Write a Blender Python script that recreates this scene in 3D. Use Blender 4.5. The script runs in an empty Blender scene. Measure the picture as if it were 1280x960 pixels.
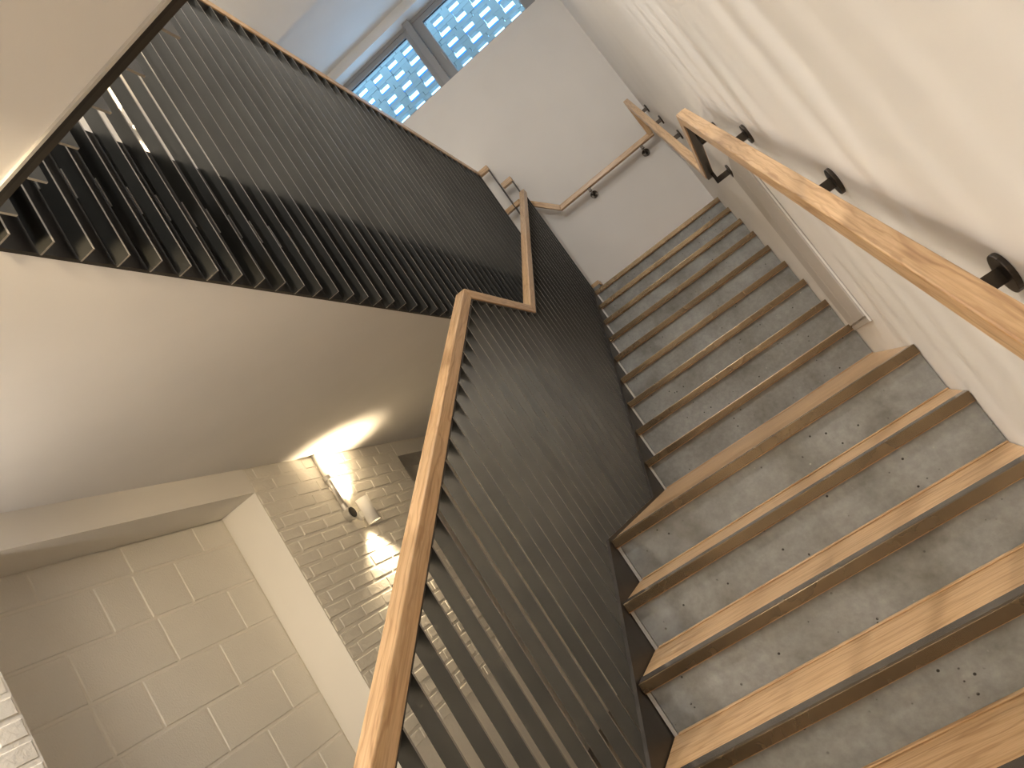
import bpy, bmesh, math, random
from mathutils import Matrix, Vector
random.seed(7)
S = bpy.context.scene
COL = S.collection

# ------------------------------------------------------------------ camera
CAM_AXES = ((0.7652474, 0.578975, 0.281397), (0.3337403, 0.0169717, -0.9425123), (-0.5504669, 0.8151686, -0.1802398))
CAM_LOC = (0.84137, -2.73484, 0.14897)
cam_d = bpy.data.cameras.new('camera')
cam_d.sensor_fit = 'HORIZONTAL'; cam_d.sensor_width = 36.0
cam_d.lens = 27.5363
cam_d.clip_start = 0.02
cam = bpy.data.objects.new('camera', cam_d); COL.objects.link(cam)
m4 = Matrix(CAM_AXES).to_4x4(); m4.translation = Vector(CAM_LOC)
cam.matrix_world = m4
S.camera = cam

# ------------------------------------------------------------------ world / exposure
S.view_settings.view_transform = 'Standard'; S.view_settings.look = 'None'
S.view_settings.gamma = 1.0; S.view_settings.use_curve_mapping = False
S.view_settings.exposure = 0.06
wd = bpy.data.worlds.new('sky'); S.world = wd; wd.use_nodes = True
bgn = wd.node_tree.nodes['Background']
bgn.inputs['Color'].default_value = (0.36, 0.66, 1.0, 1); bgn.inputs['Strength'].default_value = 4.0

# ------------------------------------------------------------------ dimensions (metres; landing nosing is the origin)
RISE, GO, LAND, OVR, W = 0.17, 0.2759, 1.2544, 0.0152, 1.188
FLOOR = -8*RISE                  # lower floor
GAL = 11*RISE                    # gallery floor, two risers above the top landing
SOFF = 1.335                     # soffit below the gallery
XL = -1.725                      # left wall face
XN = -1.992                      # back of the block-filled niche
YF = 4.06                        # far wall face
YB = -4.3                        # wall behind the camera
XG = -0.285                      # well-side edge of the gallery slats
YE = -1.545                      # far edge of the overhead landing
SP = 0.11                        # slat spacing
CEIL, CEIL2 = 5.08, 4.9
def ny(k): return k*GO if k <= 0 else LAND+(k-1)*GO

# ------------------------------------------------------------------ materials
MATS = {}
def mat(name, col, rough=.6, metal=0., spec=.5):
    m = bpy.data.materials.new(name); m.use_nodes = True
    b = m.node_tree.nodes['Principled BSDF']
    b.inputs['Base Color'].default_value = (*col, 1); b.inputs['Roughness'].default_value = rough
    b.inputs['Metallic'].default_value = metal
    b.inputs['Specular IOR Level'].default_value = spec
    MATS[name] = m
    return m
def nodes(m):
    nt = m.node_tree; return nt, nt.nodes['Principled BSDF']
def coords(nt, scale, rnd=True):
    tc = nt.nodes.new('ShaderNodeTexCoord'); mp = nt.nodes.new('ShaderNodeMapping')
    mp.inputs['Scale'].default_value = scale
    if rnd:
        oi = nt.nodes.new('ShaderNodeObjectInfo'); ml = nt.nodes.new('ShaderNodeVectorMath'); ml.operation = 'SCALE'
        cv = nt.nodes.new('ShaderNodeCombineXYZ')
        for i, k in enumerate((7.3, 3.1, 5.7)):
            mm = nt.nodes.new('ShaderNodeMath'); mm.operation = 'MULTIPLY'; mm.inputs[1].default_value = k
            nt.links.new(oi.outputs['Random'], mm.inputs[0]); nt.links.new(mm.outputs[0], cv.inputs[i])
        ad = nt.nodes.new('ShaderNodeVectorMath'); ad.operation = 'ADD'
        nt.links.new(tc.outputs['Object'], ad.inputs[0]); nt.links.new(cv.outputs[0], ad.inputs[1])
        nt.links.new(ad.outputs[0], mp.inputs['Vector'])
    else:
        nt.links.new(tc.outputs['Object'], mp.inputs['Vector'])
    return mp.outputs['Vector']
def noise(nt, vec, scale, detail=4, rough=.55, dist=0.):
    n = nt.nodes.new('ShaderNodeTexNoise'); n.inputs['Scale'].default_value = scale
    n.inputs['Detail'].default_value = detail; n.inputs['Roughness'].default_value = rough
    n.inputs['Distortion'].default_value = dist
    nt.links.new(vec, n.inputs['Vector']); return n.outputs['Fac']
def ramp(nt, fac, stops):
    r = nt.nodes.new('ShaderNodeValToRGB'); e = r.color_ramp.elements
    while len(e) < len(stops): e.new(0.5)
    for i, (p, c) in enumerate(stops): e[i].position = p; e[i].color = (*c, 1)
    nt.links.new(fac, r.inputs['Fac']); return r.outputs['Color']
def mix(nt, fac, a, b, mode='MIX'):
    n = nt.nodes.new('ShaderNodeMix'); n.data_type = 'RGBA'; n.blend_type = mode
    if hasattr(fac, 'links'): nt.links.new(fac, n.inputs[0])
    else: n.inputs[0].default_value = fac
    for i, v in ((6, a), (7, b)):
        if hasattr(v, 'links'): nt.links.new(v, n.inputs[i])
        else: n.inputs[i].default_value = (*v, 1)
    return n.outputs[2]
def bump(nt, b, h, strength=.2, dist=.01):
    n = nt.nodes.new('ShaderNodeBump'); n.inputs['Strength'].default_value = strength; n.inputs['Distance'].default_value = dist
    nt.links.new(h, n.inputs['Height']); nt.links.new(n.outputs[0], b.inputs['Normal'])

def plaster(name, col, bs=.05, sc=60, bd=.003, rough=.75):
    m = mat(name, col, rough, spec=.3); nt, b = nodes(m)
    v = coords(nt, (1, 1, 1), False)
    f = noise(nt, v, 1.3, 3)
    c = ramp(nt, f, [(.3, tuple(x*.96 for x in col)), (.7, tuple(min(1, x*1.03) for x in col))])
    nt.links.new(c, b.inputs['Base Color'])
    bump(nt, b, noise(nt, v, sc, 3), bs, bd); return m
plaster('plaster', (.78, .762, .738), .06, 90, .002)
plaster('ceiling_paint', (.79, .772, .752), .03, 60, .002)
plaster('painted_masonry', (.78, .74, .665), .6, 42, .005, .8)
plaster('painted_block', (.78, .745, .675), .8, 120, .004, .6)
plaster('plaster_reveal', (.80, .765, .70), .06, 80, .002)

def oak(name, grain):                       # grain: 0 = along local x, 1 = along local y
    m = mat(name, (.5, .3, .14), .36, spec=.5); nt, b = nodes(m)
    s1 = (2.2, 26, 26) if grain == 0 else (26, 2.2, 26)
    s2 = (5, 190, 190) if grain == 0 else (190, 5, 190)
    v1 = coords(nt, s1); v2 = coords(nt, s2)
    f1 = noise(nt, v1, 1.0, 3, .55, 2.4); f2 = noise(nt, v2, 1.0, 3, .6)
    c1 = ramp(nt, f1, [(.22, (.38, .21, .09)), (.42, (.57, .365, .185)), (.58, (.64, .43, .235)), (.8, (.51, .31, .145))])
    c2 = ramp(nt, f2, [(.3, (.72, .66, .6)), (.52, (1, 1, 1))])
    wv = nt.nodes.new('ShaderNodeTexWave'); wv.wave_type = 'RINGS'; wv.rings_direction = 'X' if grain == 0 else 'Y'
    wv.inputs['Scale'].default_value = 9; wv.inputs['Distortion'].default_value = 7; wv.inputs['Detail'].default_value = 3
    wv.inputs['Detail Scale'].default_value = 1.4
    nt.links.new(coords(nt, (.35, 1.6, 1.6) if grain == 0 else (1.6, .35, 1.6)), wv.inputs['Vector'])
    c3 = ramp(nt, wv.outputs['Fac'], [(.0, (.74, .66, .58)), (.16, (1, 1, 1))])
    c1 = mix(nt, .75, c1, c3, 'MULTIPLY')
    nt.links.new(mix(nt, .8, c1, c2, 'MULTIPLY'), b.inputs['Base Color'])
    bump(nt, b, f2, .08, .001)
    b.inputs['Coat Weight'].default_value = .25; b.inputs['Coat Roughness'].default_value = .22
    return m
oak('oak_tread', 0); oak('oak_rail', 1)

def concrete():
    m = mat('concrete', (.3, .29, .27), .55, spec=.4); nt, b = nodes(m)
    v = coords(nt, (1, 1, 1))
    big = noise(nt, v, 3.2, 5, .6, .4); fine = noise(nt, v, 40, 5, .65)
    c = ramp(nt, big, [(.28, (.165, .158, .142)), (.48, (.27, .278, .268)), (.68, (.35, .367, .365))])
    c = mix(nt, .45, c, ramp(nt, fine, [(.3, (.55, .55, .55)), (.7, (1.2, 1.2, 1.2))]), 'MULTIPLY')
    vo = nt.nodes.new('ShaderNodeTexVoronoi'); vo.inputs['Scale'].default_value = 30
    nt.links.new(v, vo.inputs['Vector'])
    gate = noise(nt, v, 11, 2)
    pit = ramp(nt, vo.outputs['Distance'], [(.085, (1, 1, 1)), (.13, (0, 0, 0))])
    g2 = ramp(nt, gate, [(.5, (0, 0, 0)), (.55, (1, 1, 1))])
    pm = mix(nt, 1., pit, g2, 'MULTIPLY')
    c = mix(nt, pm, c, (.03, .028, .025))
    v3 = nt.nodes.new('ShaderNodeTexVoronoi'); v3.inputs['Scale'].default_value = 23; nt.links.new(v, v3.inputs['Vector'])
    sp = mix(nt, 1., ramp(nt, v3.outputs['Distance'], [(.05, (1, 1, 1)), (.09, (0, 0, 0))]), ramp(nt, noise(nt, v, 13, 2), [(.6, (0, 0, 0)), (.63, (1, 1, 1))]), 'MULTIPLY')
    c = mix(nt, sp, c, (.5, .5, .47))
    nt.links.new(c, b.inputs['Base Color'])
    bump(nt, b, fine, .12, .002)
concrete()
def steel(name, col, rough, metal):
    m = mat(name, col, rough, metal, .5); nt, b = nodes(m)
    v = coords(nt, (1, 1, 1))
    f = noise(nt, v, 3.0, 4, .6)
    nt.links.new(ramp(nt, f, [(.3, tuple(x*.8 for x in col)), (.7, tuple(x*1.2 for x in col))]), b.inputs['Base Color'])
    r = nt.nodes.new('ShaderNodeMapRange'); r.inputs['To Min'].default_value = rough*.85; r.inputs['To Max'].default_value = rough*1.2
    nt.links.new(noise(nt, v, 8, 3), r.inputs['Value']); nt.links.new(r.outputs[0], b.inputs['Roughness'])
steel('slat_steel', (.050, .050, .046), .34, .45)
steel('lit_slat_edge', (.34, .315, .28), .4, .4)  # paler than the slat faces to imitate edges catching light
steel('dark_steel', (.045, .04, .035), .4, .4)
steel('fascia_steel', (.018, .015, .012), .5, .1)
steel('bracket_steel', (.06, .05, .04), .32, .8)
steel('bronze', (.23, .165, .098), .26, .8)
steel('grip_metal', (.30, .275, .25), .24, .85)
steel('galvanised', (.60, .58, .54), .34, .6)
mat('edge_metal', (.62, .60, .57), .4, .3)
mat('white_metal', (.82, .80, .76), .4)
mat('window_frame', (.36, .355, .35), .4, .3)
mat('door_paint', (.50, .47, .435), .5)
mat('screen_brick', (.27, .31, .29), .7)
mat('floor_finish', (.13, .11, .09), .6)
def emit(name, col, st):
    m = mat(name, (0, 0, 0)); nt, b = nodes(m)
    b.inputs['Emission Color'].default_value = (*col, 1); b.inputs['Emission Strength'].default_value = st
WARM = (1.0, .78, .49); NEUT = (1.0, .95, .89)
emit('lamp_glow', (1, .80, .50), 40); emit('panel_glow', NEUT, 6)
g = mat('glass', (1, 1, 1), .02); nt, b = nodes(g); b.inputs['Transmission Weight'].default_value = 1; b.inputs['IOR'].default_value = 1.02
bg = mat('blue_hole_light', (.12, .45, .95), .5); nt, b = nodes(bg)
tr = nt.nodes.new('ShaderNodeBsdfTranslucent'); tr.inputs['Color'].default_value = (.10, .45, .95, 1)
nt.links.new(tr.outputs[0], nt.nodes['Material Output'].inputs['Surface'])

# ------------------------------------------------------------------ helpers
WORLD = {}
def place(o, wl, parent):
    WORLD[o.name] = Vector(wl)
    if parent is not None:
        o.parent = parent; o.location = Vector(wl)-WORLD[parent.name]
    else: o.location = wl
def tag(o, label=None, cat=None, group=None, kind=None):
    if label: o['label'] = label
    if cat: o['category'] = cat
    if group: o['group'] = group
    if kind: o['kind'] = kind
    return o
def thing(name, loc, label, cat, group=None):
    o = bpy.data.objects.new(name, None); o.empty_display_size = .1; COL.objects.link(o)
    place(o, loc, None); tag(o, label, cat, group); return o
def link(name, me, wl, parent=None):
    o = bpy.data.objects.new(name, me); COL.objects.link(o); place(o, wl, parent); return o
def mesh(name, vs, fs, m):
    me = bpy.data.meshes.new(name); me.from_pydata(vs, [], fs); me.update()
    bm = bmesh.new(); bm.from_mesh(me); bmesh.ops.recalc_face_normals(bm, faces=bm.faces); bm.to_mesh(me); bm.free()
    me.materials.append(MATS[m] if isinstance(m, str) else m); return me
def obj(name, vs, fs, m, parent=None, bevel=0., smooth=False):
    xs, ys, zs = zip(*vs)
    c = Vector(((min(xs)+max(xs))/2, (min(ys)+max(ys))/2, min(zs)))
    me = mesh(name, [tuple(Vector(v)-c) for v in vs], fs, m)
    o = link(name, me, c, parent)
    if bevel: bev(o, bevel)
    if smooth:
        for p in me.polygons: p.use_smooth = True
    return o
def bev(o, w, seg=2):
    b = o.modifiers.new('bevel', 'BEVEL'); b.width = w; b.segments = seg; b.limit_method = 'ANGLE'; b.angle_limit = .6
BF = [(0, 1, 3, 2), (4, 6, 7, 5), (0, 4, 5, 1), (2, 3, 7, 6), (0, 2, 6, 4), (1, 5, 7, 3)]
def bv(x0, x1, y0, y1, z0, z1):
    return [(x, y, z) for x in (x0, x1) for y in (y0, y1) for z in (z0, z1)]
def boxes(lst):
    vs, fs = [], []
    for b in lst:
        n = len(vs); vs += bv(*b); fs += [tuple(i+n for i in f) for f in BF]
    return vs, fs
def box(name, b, m, parent=None, bevel=0.):
    return obj(name, bv(*b), BF, m, parent, bevel)
def extrude_yz(pts, x0, x1):
    n = len(pts)
    vs = [(x0, y, z) for y, z in pts]+[(x1, y, z) for y, z in pts]
    fs = [tuple(range(n)), tuple(range(2*n-1, n-1, -1))]+[(i, (i+1) % n, n+(i+1) % n, n+i) for i in range(n)]
    return vs, fs
def cyl(a, b, r, n=20, r2=None, caps=True):
    a = Vector(a); b = Vector(b); d = (b-a).normalized()
    u = d.orthogonal().normalized(); w = d.cross(u); r2 = r if r2 is None else r2
    vs = [tuple(a+(u*math.cos(t)+w*math.sin(t))*r) for t in [2*math.pi*i/n for i in range(n)]]
    vs += [tuple(b+(u*math.cos(t)+w*math.sin(t))*r2) for t in [2*math.pi*i/n for i in range(n)]]
    fs = [(i, (i+1) % n, n+(i+1) % n, n+i) for i in range(n)]
    if caps: fs += [tuple(range(n)), tuple(range(n, 2*n))]
    return vs, fs
def join(*parts):
    vs, fs = [], []
    for v, f in parts:
        n = len(vs); vs += v; fs += [tuple(i+n for i in q) for q in f]
    return vs, fs
def rail(path, across, wid, hgt, parent, name='rail', cuts=None):
    """mitred straight pieces along a planar path; 'across' is the unit vector of the width"""
    P = [Vector(q) for q in path]; ax = Vector(across).normalized(); n = len(P)
    D = [(P[i+1]-P[i]).normalized() for i in range(n-1)]
    out = []
    for i in range(n-1):
        ey = D[i]; ez = ax.cross(ey).normalized(); mid = (P[i]+P[i+1])/2
        def end(pt, nb, sgn):
            res = []
            for h in (-hgt/2, hgt/2):
                if nb is None: off = 0
                else:
                    co = max(-1, min(1, ey.dot(nb))); t = math.tan(math.acos(co)/2)
                    side = 1 if ez.dot(nb) > 0 else -1     # path turns towards +ez or away
                    off = -h*side*t if sgn > 0 else h*(1 if ez.dot(-nb) > 0 else -1)*t
                res.append(((pt-mid).dot(ey)+off, h))
            return res
        s = end(P[i], D[i-1] if i > 0 else None, -1)
        e = end(P[i+1], D[i+1] if i < n-2 else None, 1)
        prof = [s[0], e[0], e[1], s[1]]
        vs = [(x, y, z) for x in (-wid/2, wid/2) for y, z in prof]
        fs = [(0, 1, 2, 3), (7, 6, 5, 4)]+[(j, (j+1) % 4, 4+(j+1) % 4, 4+j) for j in range(4)]
        me = mesh(name, vs, fs, 'oak_rail')
        o = bpy.data.objects.new(name, me); COL.objects.link(o)
        o.rotation_euler = Matrix((ax, ey, ez)).transposed().to_euler()
        place(o, mid, parent); bev(o, .004, 2); out.append(o)
    return out

# ------------------------------------------------------------------ the setting
def struct(name, vf, m, bevel=0.):
    o = obj(name, vf[0], vf[1], m, None, bevel); o['kind'] = 'structure'; return o
struct('floor', boxes([(XL-.6, W+.3, YB-.2, YF+.3, FLOOR-.2, FLOOR)]), 'floor_finish')
struct('wall_right', boxes([(W, W+.3, YB-.2, YF+.3, FLOOR, CEIL+.2)]), 'plaster')
struct('wall_back', boxes([(XL-.6, W, YB-.2, YB, FLOOR, CEIL+.2)]), 'plaster')
SILL, HEAD, WX0, WX1 = 4.13, 4.975, -1.12, 1.02
struct('wall_far', boxes([(XL-.6, W, YF, YF+.3, FLOOR, SILL), (XL-.6, W, YF, YF+.3, HEAD, CEIL+.2),
                          (XL-.6, WX0, YF, YF+.3, SILL, HEAD), (WX1, W, YF, YF+.3, SILL, HEAD)]), 'plaster')
struct('ceiling', boxes([(XL-.6, W, 3.02, YF, CEIL, CEIL+.2)]), 'ceiling_paint')
struct('ceiling_lower', boxes([(XL-.6, W, YB, 3.02, CEIL2, CEIL+.2)]), 'ceiling_paint')

JY, PY, HD1, OY, HD2 = .747, -.877, 1.189, 2.398, 1.217     # niche jamb, pier edge, heads, second opening
lw = [(XL-.6, XL, YB, YF, SOFF, CEIL+.2),                     # storey above
      (XL-.6, XL-.0035, YB, PY, FLOOR, SOFF), (XL-.6, XL, PY, JY, HD1, SOFF),
      (XL-.6, XL-.0035, JY, OY, FLOOR, SOFF), (XL-.6, XL, OY, YF, HD2, SOFF),
      (XL-.6, XN-.004, PY, JY, FLOOR, HD1), (XL-.6, XN, OY, YF, FLOOR, HD2)]
wall_left = struct('wall_left', boxes(lw), 'painted_masonry')
# smooth rendered band along the head of the niche, and its jamb
struct('trim_1', boxes([(XN-.01, XL+.002, PY-.6, JY, HD1-.002, SOFF)]), 'plaster_reveal')
struct('trim_2', boxes([(XN, XL-.001, JY-.004, JY, FLOOR, HD1)]), 'plaster_reveal')

def brick_mesh(L, H, seed, D=.03, r=.007, jit=.0018, m='painted_masonry'):
    rr = random.Random(seed); j = lambda a: rr.uniform(-a, a)
    bk = [(-D, y, z) for y, z in ((-L/2, -H/2), (L/2, -H/2), (L/2, H/2), (-L/2, H/2))]
    md = [(-r, y+j(jit*.5), z+j(jit*.5)) for _, y, z in bk]
    fr = [(j(jit*.4), y*(1-2*r/L)+j(jit*.4), z*(1-2*r/H)+j(jit*.4)) for _, y, z in bk]
    vs = bk+md+fr; fs = [(0, 1, 2, 3), (8, 9, 10, 11)]
    for a in (0, 4): fs += [(a+i, a+(i+1) % 4, a+4+(i+1) % 4, a+4+i) for i in range(4)]
    return mesh('brick', vs, fs, m)
BL, BH, JT = .226, .078, .010
BRICKS = {}
def brick(y0, y1, zc):
    L = round((y1-y0)-JT, 3)
    if L < .03: return
    key = (L, random.randrange(4))
    if key not in BRICKS: BRICKS[key] = brick_mesh(L, BH-JT, hash(key) % 999)
    link('brick', BRICKS[key], (XL+random.uniform(-.0015, .001), (y0+y1)/2, zc), wall_left)
def brick_panel(Y0, Y1, Z0, Z1):
    z = Z1; row = 0
    while z-BH > Z0:
        zc = z-BH/2; off = (0, .5, .12, .62)[row % 4]*BL; y = Y1
        cuts = [Y1]; y = Y1-(BL-off if off else BL)
        while y > Y0+.03: cuts.append(y); y -= BL
        cuts.append(Y0)
        for a, b in zip(cuts[1:], cuts[:-1]): brick(a, b, zc)
        z -= BH; row += 1
brick_panel(JY, OY, -.42, SOFF)
brick_panel(PY-.46, PY, -.1, 1.0)
# concrete blocks filling the niche
k = .9713
def ty(y): return CAM_LOC[1]+k*(y-CAM_LOC[1])
def tz(z): return CAM_LOC[2]+k*(z-CAM_LOC[2])
rows = [1.235, 1.063, .83, .596, .362, .127, -.108, -.343]
joints = [[-.36, .125, .60], [-.11, .108, .372], [-.36, .125, .60], [-.37, -.106, .378], [-.36, .132, .608], [-.11, .385], [-.36, .132, .608]]
blk = plaster
for i in range(7):
    zt, zb = min(HD1, tz(rows[i])), tz(rows[i+1])
    ed = [PY]+[ty(y) for y in joints[i]]+[JY-.004]
    for a, b_ in zip(ed[:-1], ed[1:]):
        me = brick_mesh(b_-a-.009, zt-zb-.009, i*10+len(ed), .04, .006, .001, 'painted_block')
        me.name = 'block'
        link('block', me, (XN, (a+b_)/2, (zt+zb)/2), wall_left)

# gallery and overhead landing slabs
fx = XG-.055
gal = struct('floor_gallery', boxes([(XL, fx-.012, YB, YF, SOFF, GAL), (fx-.012, W, YB, YE-.03, SOFF, GAL)]), 'ceiling_paint')
struct('trim_3', boxes([(fx-.012, fx, YE-.03, YF, SOFF-.002, GAL), (fx, W, YE-.03, YE-.018, SOFF-.006, GAL)]), 'fascia_steel')
struct('trim_4', boxes([(fx, W, YE-.018, YE, SOFF-.004, SOFF+.01)]), 'dark_steel')
struct('trim_5', boxes([(fx, W, YE-.038, YE-.03, SOFF-.008, SOFF)]), 'edge_metal')

# ------------------------------------------------------------------ staircase
st = thing('staircase', (W/2, -7*GO, FLOOR), 'oak-topped concrete staircase climbing past a short landing to the far wall', 'staircase')
for k_ in range(-7, 10):
    y0 = ny(k_); y1 = (ny(k_+1)+OVR) if k_ < 9 else YF-.003; z = k_*RISE
    t = box('tread', (.003, W-.002, y0, y1, z-.033, z), 'oak_tread', st, .002)
    if k_ == 0: t['label'] = 'deep oak landing floor between the two flights'
    # bronze nosing: top flange and front lip
    pr = [(y0-.004, z-.030), (y0-.004, z+.0012), (y0+.012, z+.0012), (y0+.012, z-.002), (y0, z-.002), (y0, z-.030)]
    v, f = extrude_yz(pr, .003, W-.002)
    nz = obj('nosing', v, f, 'bronze', t, .0018); nz['label'] = 'bronze nosing strip'
    box('grip_strip', (.003, W-.002, y0+.012, y0+.056, z-.002, z+.0010), 'grip_metal', nz)['label'] = 'grey grip strip'
    if k_ < 9:
        box('fillet', (.02, W-.002, y1-.016, y1, z, z+.005), 'oak_tread', t, .002)
    # riser below this tread
    zb = (k_-1)*RISE; yr = y0+OVR
    box('riser', (.017, W-.002, yr, yr+.12, zb, z-.033), 'concrete', st)
    box('edge_strip', (.003, .015, yr-.002, yr+.12, zb, z-.033), 'edge_metal', st)
# two more steps turning left up to the gallery
for i in (1, 2):
    x1 = .02-.15*(i-1); z = (9+i)*RISE
    t = box('tread', (x1-.15, x1, 3.935, YF-.003, z-.033, z), 'oak_tread', st)
    box('riser', (x1-.14, x1-.012, 3.935, YF-.003, z-RISE, z-.033), 'concrete', st)
# side plate
sl = RISE/GO; dz = .012
top = [(-2.35, -2.35*sl+dz), (0, dz), (LAND-(RISE)/sl, dz), (YF-.62, RISE+(YF-.62-LAND)*sl+dz), (YF-.003, RISE+(YF-.62-LAND)*sl+dz)]
bot = [(YF-.003, 1.15), (YF-.62, 1.15), (LAND+.3, -.3), (.2, -.3), (-1.5, FLOOR), (-2.35, FLOOR)]
v, f = extrude_yz(top+bot, -.012, .0)
obj('stringer', v, f, 'dark_steel', st)['label'] = 'dark steel side plate'

# ------------------------------------------------------------------ balustrade beside the stair
RX0, RX1 = -.078, -.028                       # handrail width
R1, R2 = .592, .605                            # pitch of the rails
KA, KB, RZ = .395, 1.31, 1.183                 # level part over the landing
def rz(y): return RZ-(KA-y)*R1 if y < KA else (RZ if y < KB else RZ+(y-KB)*R2)
YT = 3.86
bal = thing('stair_balustrade', (-.05, -1.9, FLOOR), 'dark steel slat balustrade with stepped oak handrail beside the stair flights', 'balustrade')
rails = rail([(-.053, -2.15, rz(-2.15)), (-.053, KA, RZ), (-.053, KB, RZ), (-.053, YT, rz(YT))], (1, 0, 0), .05, .05, bal, 'handrail')
def pz(y): return y*sl if y < 0 else (0 if y < LAND-.25 else RISE+(y-LAND)*sl)
TH = .006
y = -2.08; n = 0; slats = []
while y < YT-.03:
    zt0, zt1 = rz(y)-.03, rz(y+TH)-.03
    if y < KA or y > KB: zt0 -= .003; zt1 -= .003
    zb0 = max(FLOOR, pz(y)-.28)
    x0, x1 = -.072, -.031
    v = [(x0, y, zb0), (x1, y, zb0), (x1, y, zt0), (x0, y, zt0), (x0, y+TH, zb0), (x1, y+TH, zb0), (x1, y+TH, zt1), (x0, y+TH, zt1)]
    f = [(0, 1, 2, 3), (7, 6, 5, 4), (0, 4, 5, 1), (1, 5, 6, 2), (2, 6, 7, 3), (3, 7, 4, 0)]
    slats.append(obj('slat', v, f, 'slat_steel', bal)); y += SP; n += 1
def edges(me):                                   # paler narrow faces: light off the right wall put into the colour
    me.materials.append(MATS['lit_slat_edge'])
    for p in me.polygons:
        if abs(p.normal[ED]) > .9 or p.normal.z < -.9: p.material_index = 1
def bar(parent, pts, x0, x1, m='dark_steel', name='top_bar'):
    v = []; f = []
    for i, (yy, zz) in enumerate(pts): v += [(x0, yy, zz-.004), (x1, yy, zz-.004), (x1, yy, zz+.004), (x0, yy, zz+.004)]
    for i in range(len(pts)-1):
        a = 4*i; f += [(a+j, a+(j+1) % 4, a+4+(j+1) % 4, a+4+j) for j in range(4)]
    f += [(0, 1, 2, 3), (4*len(pts)-4, 4*len(pts)-3, 4*len(pts)-2, 4*len(pts)-1)]
    return obj(name, v, f, m, parent)
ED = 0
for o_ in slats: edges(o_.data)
bar(bal, [(-2.14, rz(-2.14)-.03), (KA+.02, RZ-.029), (KB+.02, RZ-.029), (YT, rz(YT)-.03)], -.074, -.034)

# ------------------------------------------------------------------ gallery balustrade (level, left of the well)
GT = 3.16
gb = thing('gallery_balustrade', (XG-.03, 1.2, SOFF), 'level black slat balustrade hanging along the upper gallery edge', 'balustrade')
rail([(XG-.027, YE+.05, GT), (XG-.027, 3.92, GT)], (1, 0, 0), .055, .05, gb, 'handrail')
bar(gb, [(YE+.03, GT-.029), (3.92, GT-.029)], XG-.05, XG-.006)
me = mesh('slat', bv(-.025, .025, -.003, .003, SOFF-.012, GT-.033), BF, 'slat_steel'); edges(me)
mp = mesh('fixing_plate', bv(-.0015, .0015, -.006, -.003, 0, .10), BF, 'galvanised')
y = YE+.055
while y < 3.92:
    s_ = link('slat', me, (XG-.025, y, 0), gb)
    link('fixing_plate', mp, (XG-.046, y, 1.55), s_)
    y += SP
# guard of the overhead landing (slats run past the edge of its soffit)
ob = thing('landing_balustrade', (.45, YE+.02, SOFF), 'slat balustrade on the overhead landing, only its slat ends showing below', 'balustrade')
rail([(XG+.02, YE+.022, GT), (W, YE+.022, GT)], (0, 1, 0), .055, .05, ob, 'handrail')
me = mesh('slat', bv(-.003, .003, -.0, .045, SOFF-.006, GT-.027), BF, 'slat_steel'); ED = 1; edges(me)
x = .09-3*.108
while x < W-.02:
    link('slat', me, (x, YE, 0), ob); x += .108
# stepped return rails where the guard turns at the head of the stair
for i, (xa, xb, z) in enumerate(((-.34, -.190, 3.16), (-.182, -.075, 2.93))):
    rr = thing('return_rail', ((xa+xb)/2, 3.95, (10+1-i)*RISE), ('higher' if i == 0 else 'lower')+' short oak return rail on a thin post at the stair head', 'handrail', 'short return rails')
    rail([(xa, 3.95, z), (xb, 3.95, z)], (0, 1, 0), .05, .05, rr, 'cap')
    box('post', (xb-.012, xb-.003, 3.93, 3.97, (11-i)*RISE, z-.025), 'dark_steel', rr)

# ------------------------------------------------------------------ handrail on the right and far walls
RC = 1.10
wr = thing('wall_handrail', (RC, .4, FLOOR), 'oak handrail fixed to the right wall and turning along the far wall', 'handrail')
rail([(RC, -2.2, rz(-2.2)), (RC, KA, RZ), (RC, KB, RZ), (RC, 3.86, RZ+(3.86-KB)*.61), (RC, 3.95, 2.425)], (1, 0, 0), .045, .05, wr, 'rail')
rail([(RC+.02, 3.955, 2.425), (.125, 3.955, 2.425), (-.14, 3.955, 2.715), (-.6, 3.955, 2.715)], (0, 1, 0), .045, .045, wr, 'rail')
bar(wr, [(-2.19, rz(-2.19)-.03), (KA+.02, RZ-.0275), (KB+.02, RZ-.0275), (3.84, RZ+(3.84-KB)*.61-.032)], RC-.017, RC+.017, 'bracket_steel', 'under_bar')
def bracket(Y, Z, ztop):
    d = obj('bracket', *cyl((W, Y, Z), (W-.010, Y, Z), .036, 24), 'bracket_steel', wr, .002)
    box('arm', (RC+.004, W-.010, Y-.004, Y+.004, Z-.014, Z+.014), 'bracket_steel', d)
    box('saddle', (RC+.004, RC+.02, Y-.014, Y+.014, Z-.008, ztop), 'bracket_steel', d)
for Y in (-1.94, -1.34, -.72, -.04, .585): bracket(Y, rz(Y)-.068, rz(Y)-.02)
bracket(1.27, RZ-.075, RZ-.02)
for Y in (2.45, 3.05, 3.62): bracket(Y, RZ+(Y-KB)*.61-.09, RZ+(Y-KB)*.61-.02)
for X in (.42, .98):
    d = obj('bracket', *cyl((X, YF, 2.36), (X, YF-.010, 2.36), .034, 24), 'bracket_steel', wr, .002)
    box('arm', (X-.004, X+.004, 3.95, YF-.01, 2.348, 2.376), 'bracket_steel', d)
    box('saddle', (X-.014, X+.014, 3.942, 3.968, 2.37, 2.41), 'bracket_steel', d)

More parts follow.
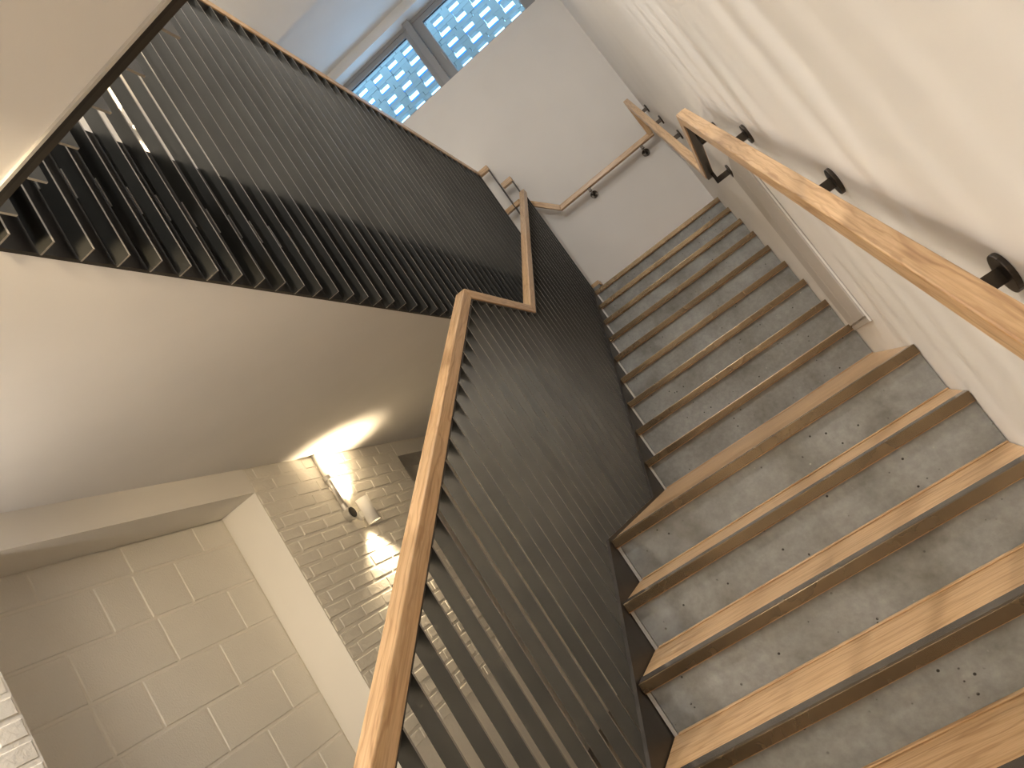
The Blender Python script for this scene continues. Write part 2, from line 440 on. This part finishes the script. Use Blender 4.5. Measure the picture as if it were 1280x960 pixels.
# ------------------------------------------------------------------ riser cupboard on the right wall
cb = thing('riser_cupboard', (W, .84, .13), 'low grey-painted two-leaf service cupboard on the right wall beside the landing', 'cupboard')
box('frame', (W-.006, W, .486, 1.194, .13, 1.06), 'door_paint', cb)
box('door', (W-.016, W-.006, .50, .893, .158, 1.05), 'door_paint', cb, .002)
box('door', (W-.016, W-.006, .899, 1.185, .158, 1.05), 'door_paint', cb, .002)
box('edge_trim', (W-.010, W-.004, .482, .487, .13, 1.06), 'white_metal', cb)
box('edge_trim', (W-.012, W-.006, .894, .898, .155, 1.05), 'white_metal', cb)
box('plinth', (W-.012, W-.006, .486, 1.194, .13, .152), 'door_paint', cb, .002)

# ------------------------------------------------------------------ wall lamps (up and down)
def wall_lamp(Y, Z, label, power, spill=0, aim=(1, 0, -.3), cone=60, blend=.8):
    X = XL+.075; r = .041; h = .165
    t = thing('wall_lamp', (X, Y, Z-h/2), label, 'lamp', 'up-and-down wall lamps')
    a = cyl((X, Y, Z-h/2), (X, Y, Z+h/2), r, 32, None, False); b_ = cyl((X, Y, Z-h/2), (X, Y, Z+h/2), r-.003, 32, None, False)
    ring = [(i, (i+1) % 32, 64+(i+1) % 32, 64+i) for i in range(32)]+[(32+i, 32+(i+1) % 32, 96+(i+1) % 32, 96+i) for i in range(32)]
    v, f = join(a, b_); obj('shade', v, f+ring, 'white_metal', t, 0, True)
    for s in (-1, 1):
        obj('bulb', *cyl((X, Y, Z+s*.035), (X, Y, Z+s*.05), .03, 20), 'lamp_glow', t)
    obj('wall_plate', *cyl((XL, Y, Z), (XL+.016, Y, Z), .032, 24), 'white_metal', t)
    box('arm', (XL+.014, X-r+.004, Y-.012, Y+.012, Z-.02, Z+.02), 'white_metal', t)
    for s in (-1, 1):
        l = bpy.data.lights.new('lamp_light', 'SPOT'); l.energy = power; l.color = WARM; l.spot_size = math.radians(105); l.spot_blend = .9; l.shadow_soft_size = .02
        o = bpy.data.objects.new('lamp_light', l); COL.objects.link(o); place(o, (X, Y, Z+s*.076), t)
        o.rotation_euler = (0 if s < 0 else math.pi, 0, 0)
    if spill:
        l = bpy.data.lights.new('lamp_light', 'SPOT'); l.energy = spill; l.color = NEUT; l.shadow_soft_size = .018
        l.spot_size = math.radians(cone); l.spot_blend = blend
        o = bpy.data.objects.new('lamp_light', l); COL.objects.link(o); place(o, (X+.06, Y, Z), t)
        o.rotation_euler = Vector(aim).to_track_quat('-Z', 'Y').to_euler()
LY, LZ = ty(1.64), tz(.90)
wall_lamp(LY, LZ, 'white cylindrical wall lamp shining up and down the brickwork', 42)
wall_lamp(LY+.06, 4.12, 'wall lamp glowing behind the gallery slats', 40, 150, (2.8, -2.75, -3.6), 48, .9)
wall_lamp(-1.75, LZ, 'unseen wall lamp added on the left wall beside the foot of the stair', 210, 20, (.4, 1, .1), 170, 1)  # added out of frame to brighten the soffit and pier
wall_lamp(-3.4, LZ, 'unseen wall lamp added at the far end of the left wall behind the stair foot', 150, 0)  # added fill for the lower storey
wall_lamp(-.6, 4.0, 'unseen wall lamp added on the gallery wall beyond the overhead landing', 40, 25, (1, .1, -.5), 160, 1)  # added to keep the gallery bright
cd = thing('conduit', (XL+.012, ty(1.515), tz(.93)), 'galvanised conduit pipe dropping from the soffit to a round box beside the lamp', 'conduit')
cy = ty(1.515)
obj('pipe', *cyl((XL+.018, cy, tz(.95)), (XL+.018, cy, SOFF), .0175, 16), 'galvanised', cd, 0, True)
jb = obj('junction_box', *cyl((XL, cy+.005, tz(.925)), (XL+.045, cy+.005, tz(.925)), .041, 28), 'galvanised', cd, .003)
obj('box_shade', *cyl((XL+.045, cy+.005, tz(.925)), (XL+.049, cy+.005, tz(.925)), .034, 28), 'dark_steel', jb)  # dark disc: shade inside the box put into the colour
obj('saddle_clip', *cyl((XL+.018, cy, tz(1.18)), (XL+.018, cy, tz(1.208)), .026, 20), 'galvanised', cd)
obj('coupler', *cyl((XL+.018, cy, tz(.955)), (XL+.018, cy, tz(1.0)), .021, 16), 'galvanised', cd)

# unseen round lights added on the upper ceiling and below the slabs
def unseen_ceiling_light(x, y, z, r, power, label, col=NEUT):
    t = thing('unseen_ceiling_light', (x, y, z-.05), label, 'light', 'unseen round ceiling lights')
    obj('body', *cyl((x, y, z), (x, y, z-.045), r, 32), 'white_metal', t)
    obj('diffuser', *cyl((x, y, z-.045), (x, y, z-.05), r*.93, 32), 'panel_glow', t)
    l = bpy.data.lights.new('light', 'AREA'); l.shape = 'DISK'; l.size = 2*r; l.energy = power; l.color = col
    o = bpy.data.objects.new('light', l); COL.objects.link(o); place(o, (x, y, z-.056), t)
unseen_ceiling_light(.45, .6, CEIL2, .22, 20, 'added round fill light above the stair well')  # added fill for the far wall
unseen_ceiling_light(-1.0, -.6, CEIL2, .2, 12, 'added round fill light above the gallery')  # no fixture known here; general fill for the gallery
unseen_ceiling_light(.25, -2.45, CEIL2, 0.03, 105, 'small round unseen ceiling light above the overhead landing')  # out of view; throws landing slat shadows onto the treads
unseen_ceiling_light(.1, -3.1, SOFF, .18, 12, 'added round fill light below the overhead landing')  # added fill for near treads and risers
unseen_ceiling_light(-1.2, -2.1, SOFF, .18, 28, 'added round fill light below the gallery')  # added to brighten the block wall

def fill_spot(x, y, z, aim, power, label):  # invented fixture, brightens the left brick wall
    t = thing('fill_spot', (x, y, z-.14), label, 'fill_spot')
    d = Vector(aim).normalized(); h = Vector((x, y, z-.08))
    obj('base', *cyl((x, y, z), (x, y, z-.02), .045, 24), 'white_metal', t)
    obj('stem', *cyl((x, y, z-.02), (x, y, z-.08), .008, 12), 'white_metal', t)
    obj('head', *cyl(h-d*.05, h+d*.05, .035, 24, .042), 'white_metal', t)
    obj('lens', *cyl(h+d*.05, h+d*.052, .036, 24), 'panel_glow', t)
    l = bpy.data.lights.new('light', 'SPOT'); l.energy = power; l.color = WARM; l.spot_size = math.radians(50); l.spot_blend = 1; l.shadow_soft_size = .04
    o = bpy.data.objects.new('light', l); COL.objects.link(o); place(o, h+d*.06, t)
    o.rotation_euler = d.to_track_quat('-Z', 'Y').to_euler()
fill_spot(.15, -2.4, SOFF, (-1.85, 4.0, -.85), 200, 'white fill lamp added under the overhead landing to brighten the painted brick wall')

# ------------------------------------------------------------------ window in the far wall, brick screen outside
wf = thing('window_1', (-.05, YF+.15, SILL), 'grey-framed two-pane window high on the far wall', 'window')
wf['kind'] = 'structure'
Y0 = YF+.15
obj('frame', *boxes([(WX0, WX1, Y0, Y0+.07, HEAD-.035, HEAD), (WX0, WX1, Y0, Y0+.07, SILL, SILL+.05),
                     (WX0, WX0+.04, Y0, Y0+.07, SILL+.05, HEAD-.035), (WX1-.04, WX1, Y0, Y0+.07, SILL+.05, HEAD-.035)]), 'window_frame', wf)
box('mullion', (-.10, -.03, Y0-.05, Y0+.07, SILL, HEAD), 'window_frame', wf, .003)
for i, (xa, xb) in enumerate(((-.99, -.155), (.068, .905))):
    oa, obx = (WX0+.04, -.10) if i == 0 else (-.03, WX1-.04)
    zt, zb = HEAD-.092, SILL+.10
    s_ = obj('sash', *boxes([(oa, obx, Y0+.01, Y0+.06, zt, HEAD-.035), (oa, obx, Y0+.01, Y0+.06, SILL+.05, zb),
                             (oa, xa, Y0+.01, Y0+.06, zb, zt), (xb, obx, Y0+.01, Y0+.06, zb, zt)]), 'window_frame', wf)
    box('pane', (xa, xb, Y0+.033, Y0+.039, zb, zt), 'glass', s_)
    box('gasket', (xa, xb, Y0+.026, Y0+.033, zt-.008, zt), 'fascia_steel', s_)
box('handle', (.045, .053, Y0-.012, Y0+.01, 4.40, 4.49), 'galvanised', wf, .002)
YS = 4.85                                       # screen stands clear of the wall, open to the sky above
sc = thing('brick_screen', (0, YS+.05, 4.3), 'pale perforated brick screen outside the window', 'screen'); sc['kind'] = 'structure'
HX, HZ, HW, HH = .2216, .1477, .128, .098
cm = {}
def sbrick(x0, x1, z0, z1, m='screen_brick', name='brick', d=.065, y=YS):
    key = (name, round(x1-x0, 3), round(z1-z0, 3))
    if key not in cm: cm[key] = mesh(name, bv(-(x1-x0)/2, (x1-x0)/2, 0, d, 0, z1-z0), BF, m)
    link(name, cm[key], ((x0+x1)/2, y+(random.uniform(-.003, .003) if name == 'brick' else 0), z0), sc)
for j in range(-6, 3):
    zc = 5.197+HZ*j                              # middle of a row of holes
    for i in range(-7, 5):
        xc = .131+HX*i; sh = .06*(j % 2)
        sbrick(xc-HX/2+sh, xc+HX/2-.006+sh, zc+HH/2, zc+HZ-HH/2)
        sbrick(xc+HW/2, xc+HX-HW/2, zc-HH/2+.002, zc+HH/2-.003)
        sbrick(xc-HW/2+.002, xc+HW/2-.002, zc-HH/2+.001, zc-HH/2+.032, 'blue_hole_light', 'blue_light_slip', .012, YS+.03)  # invented slips; blue light in the holes put into their colour
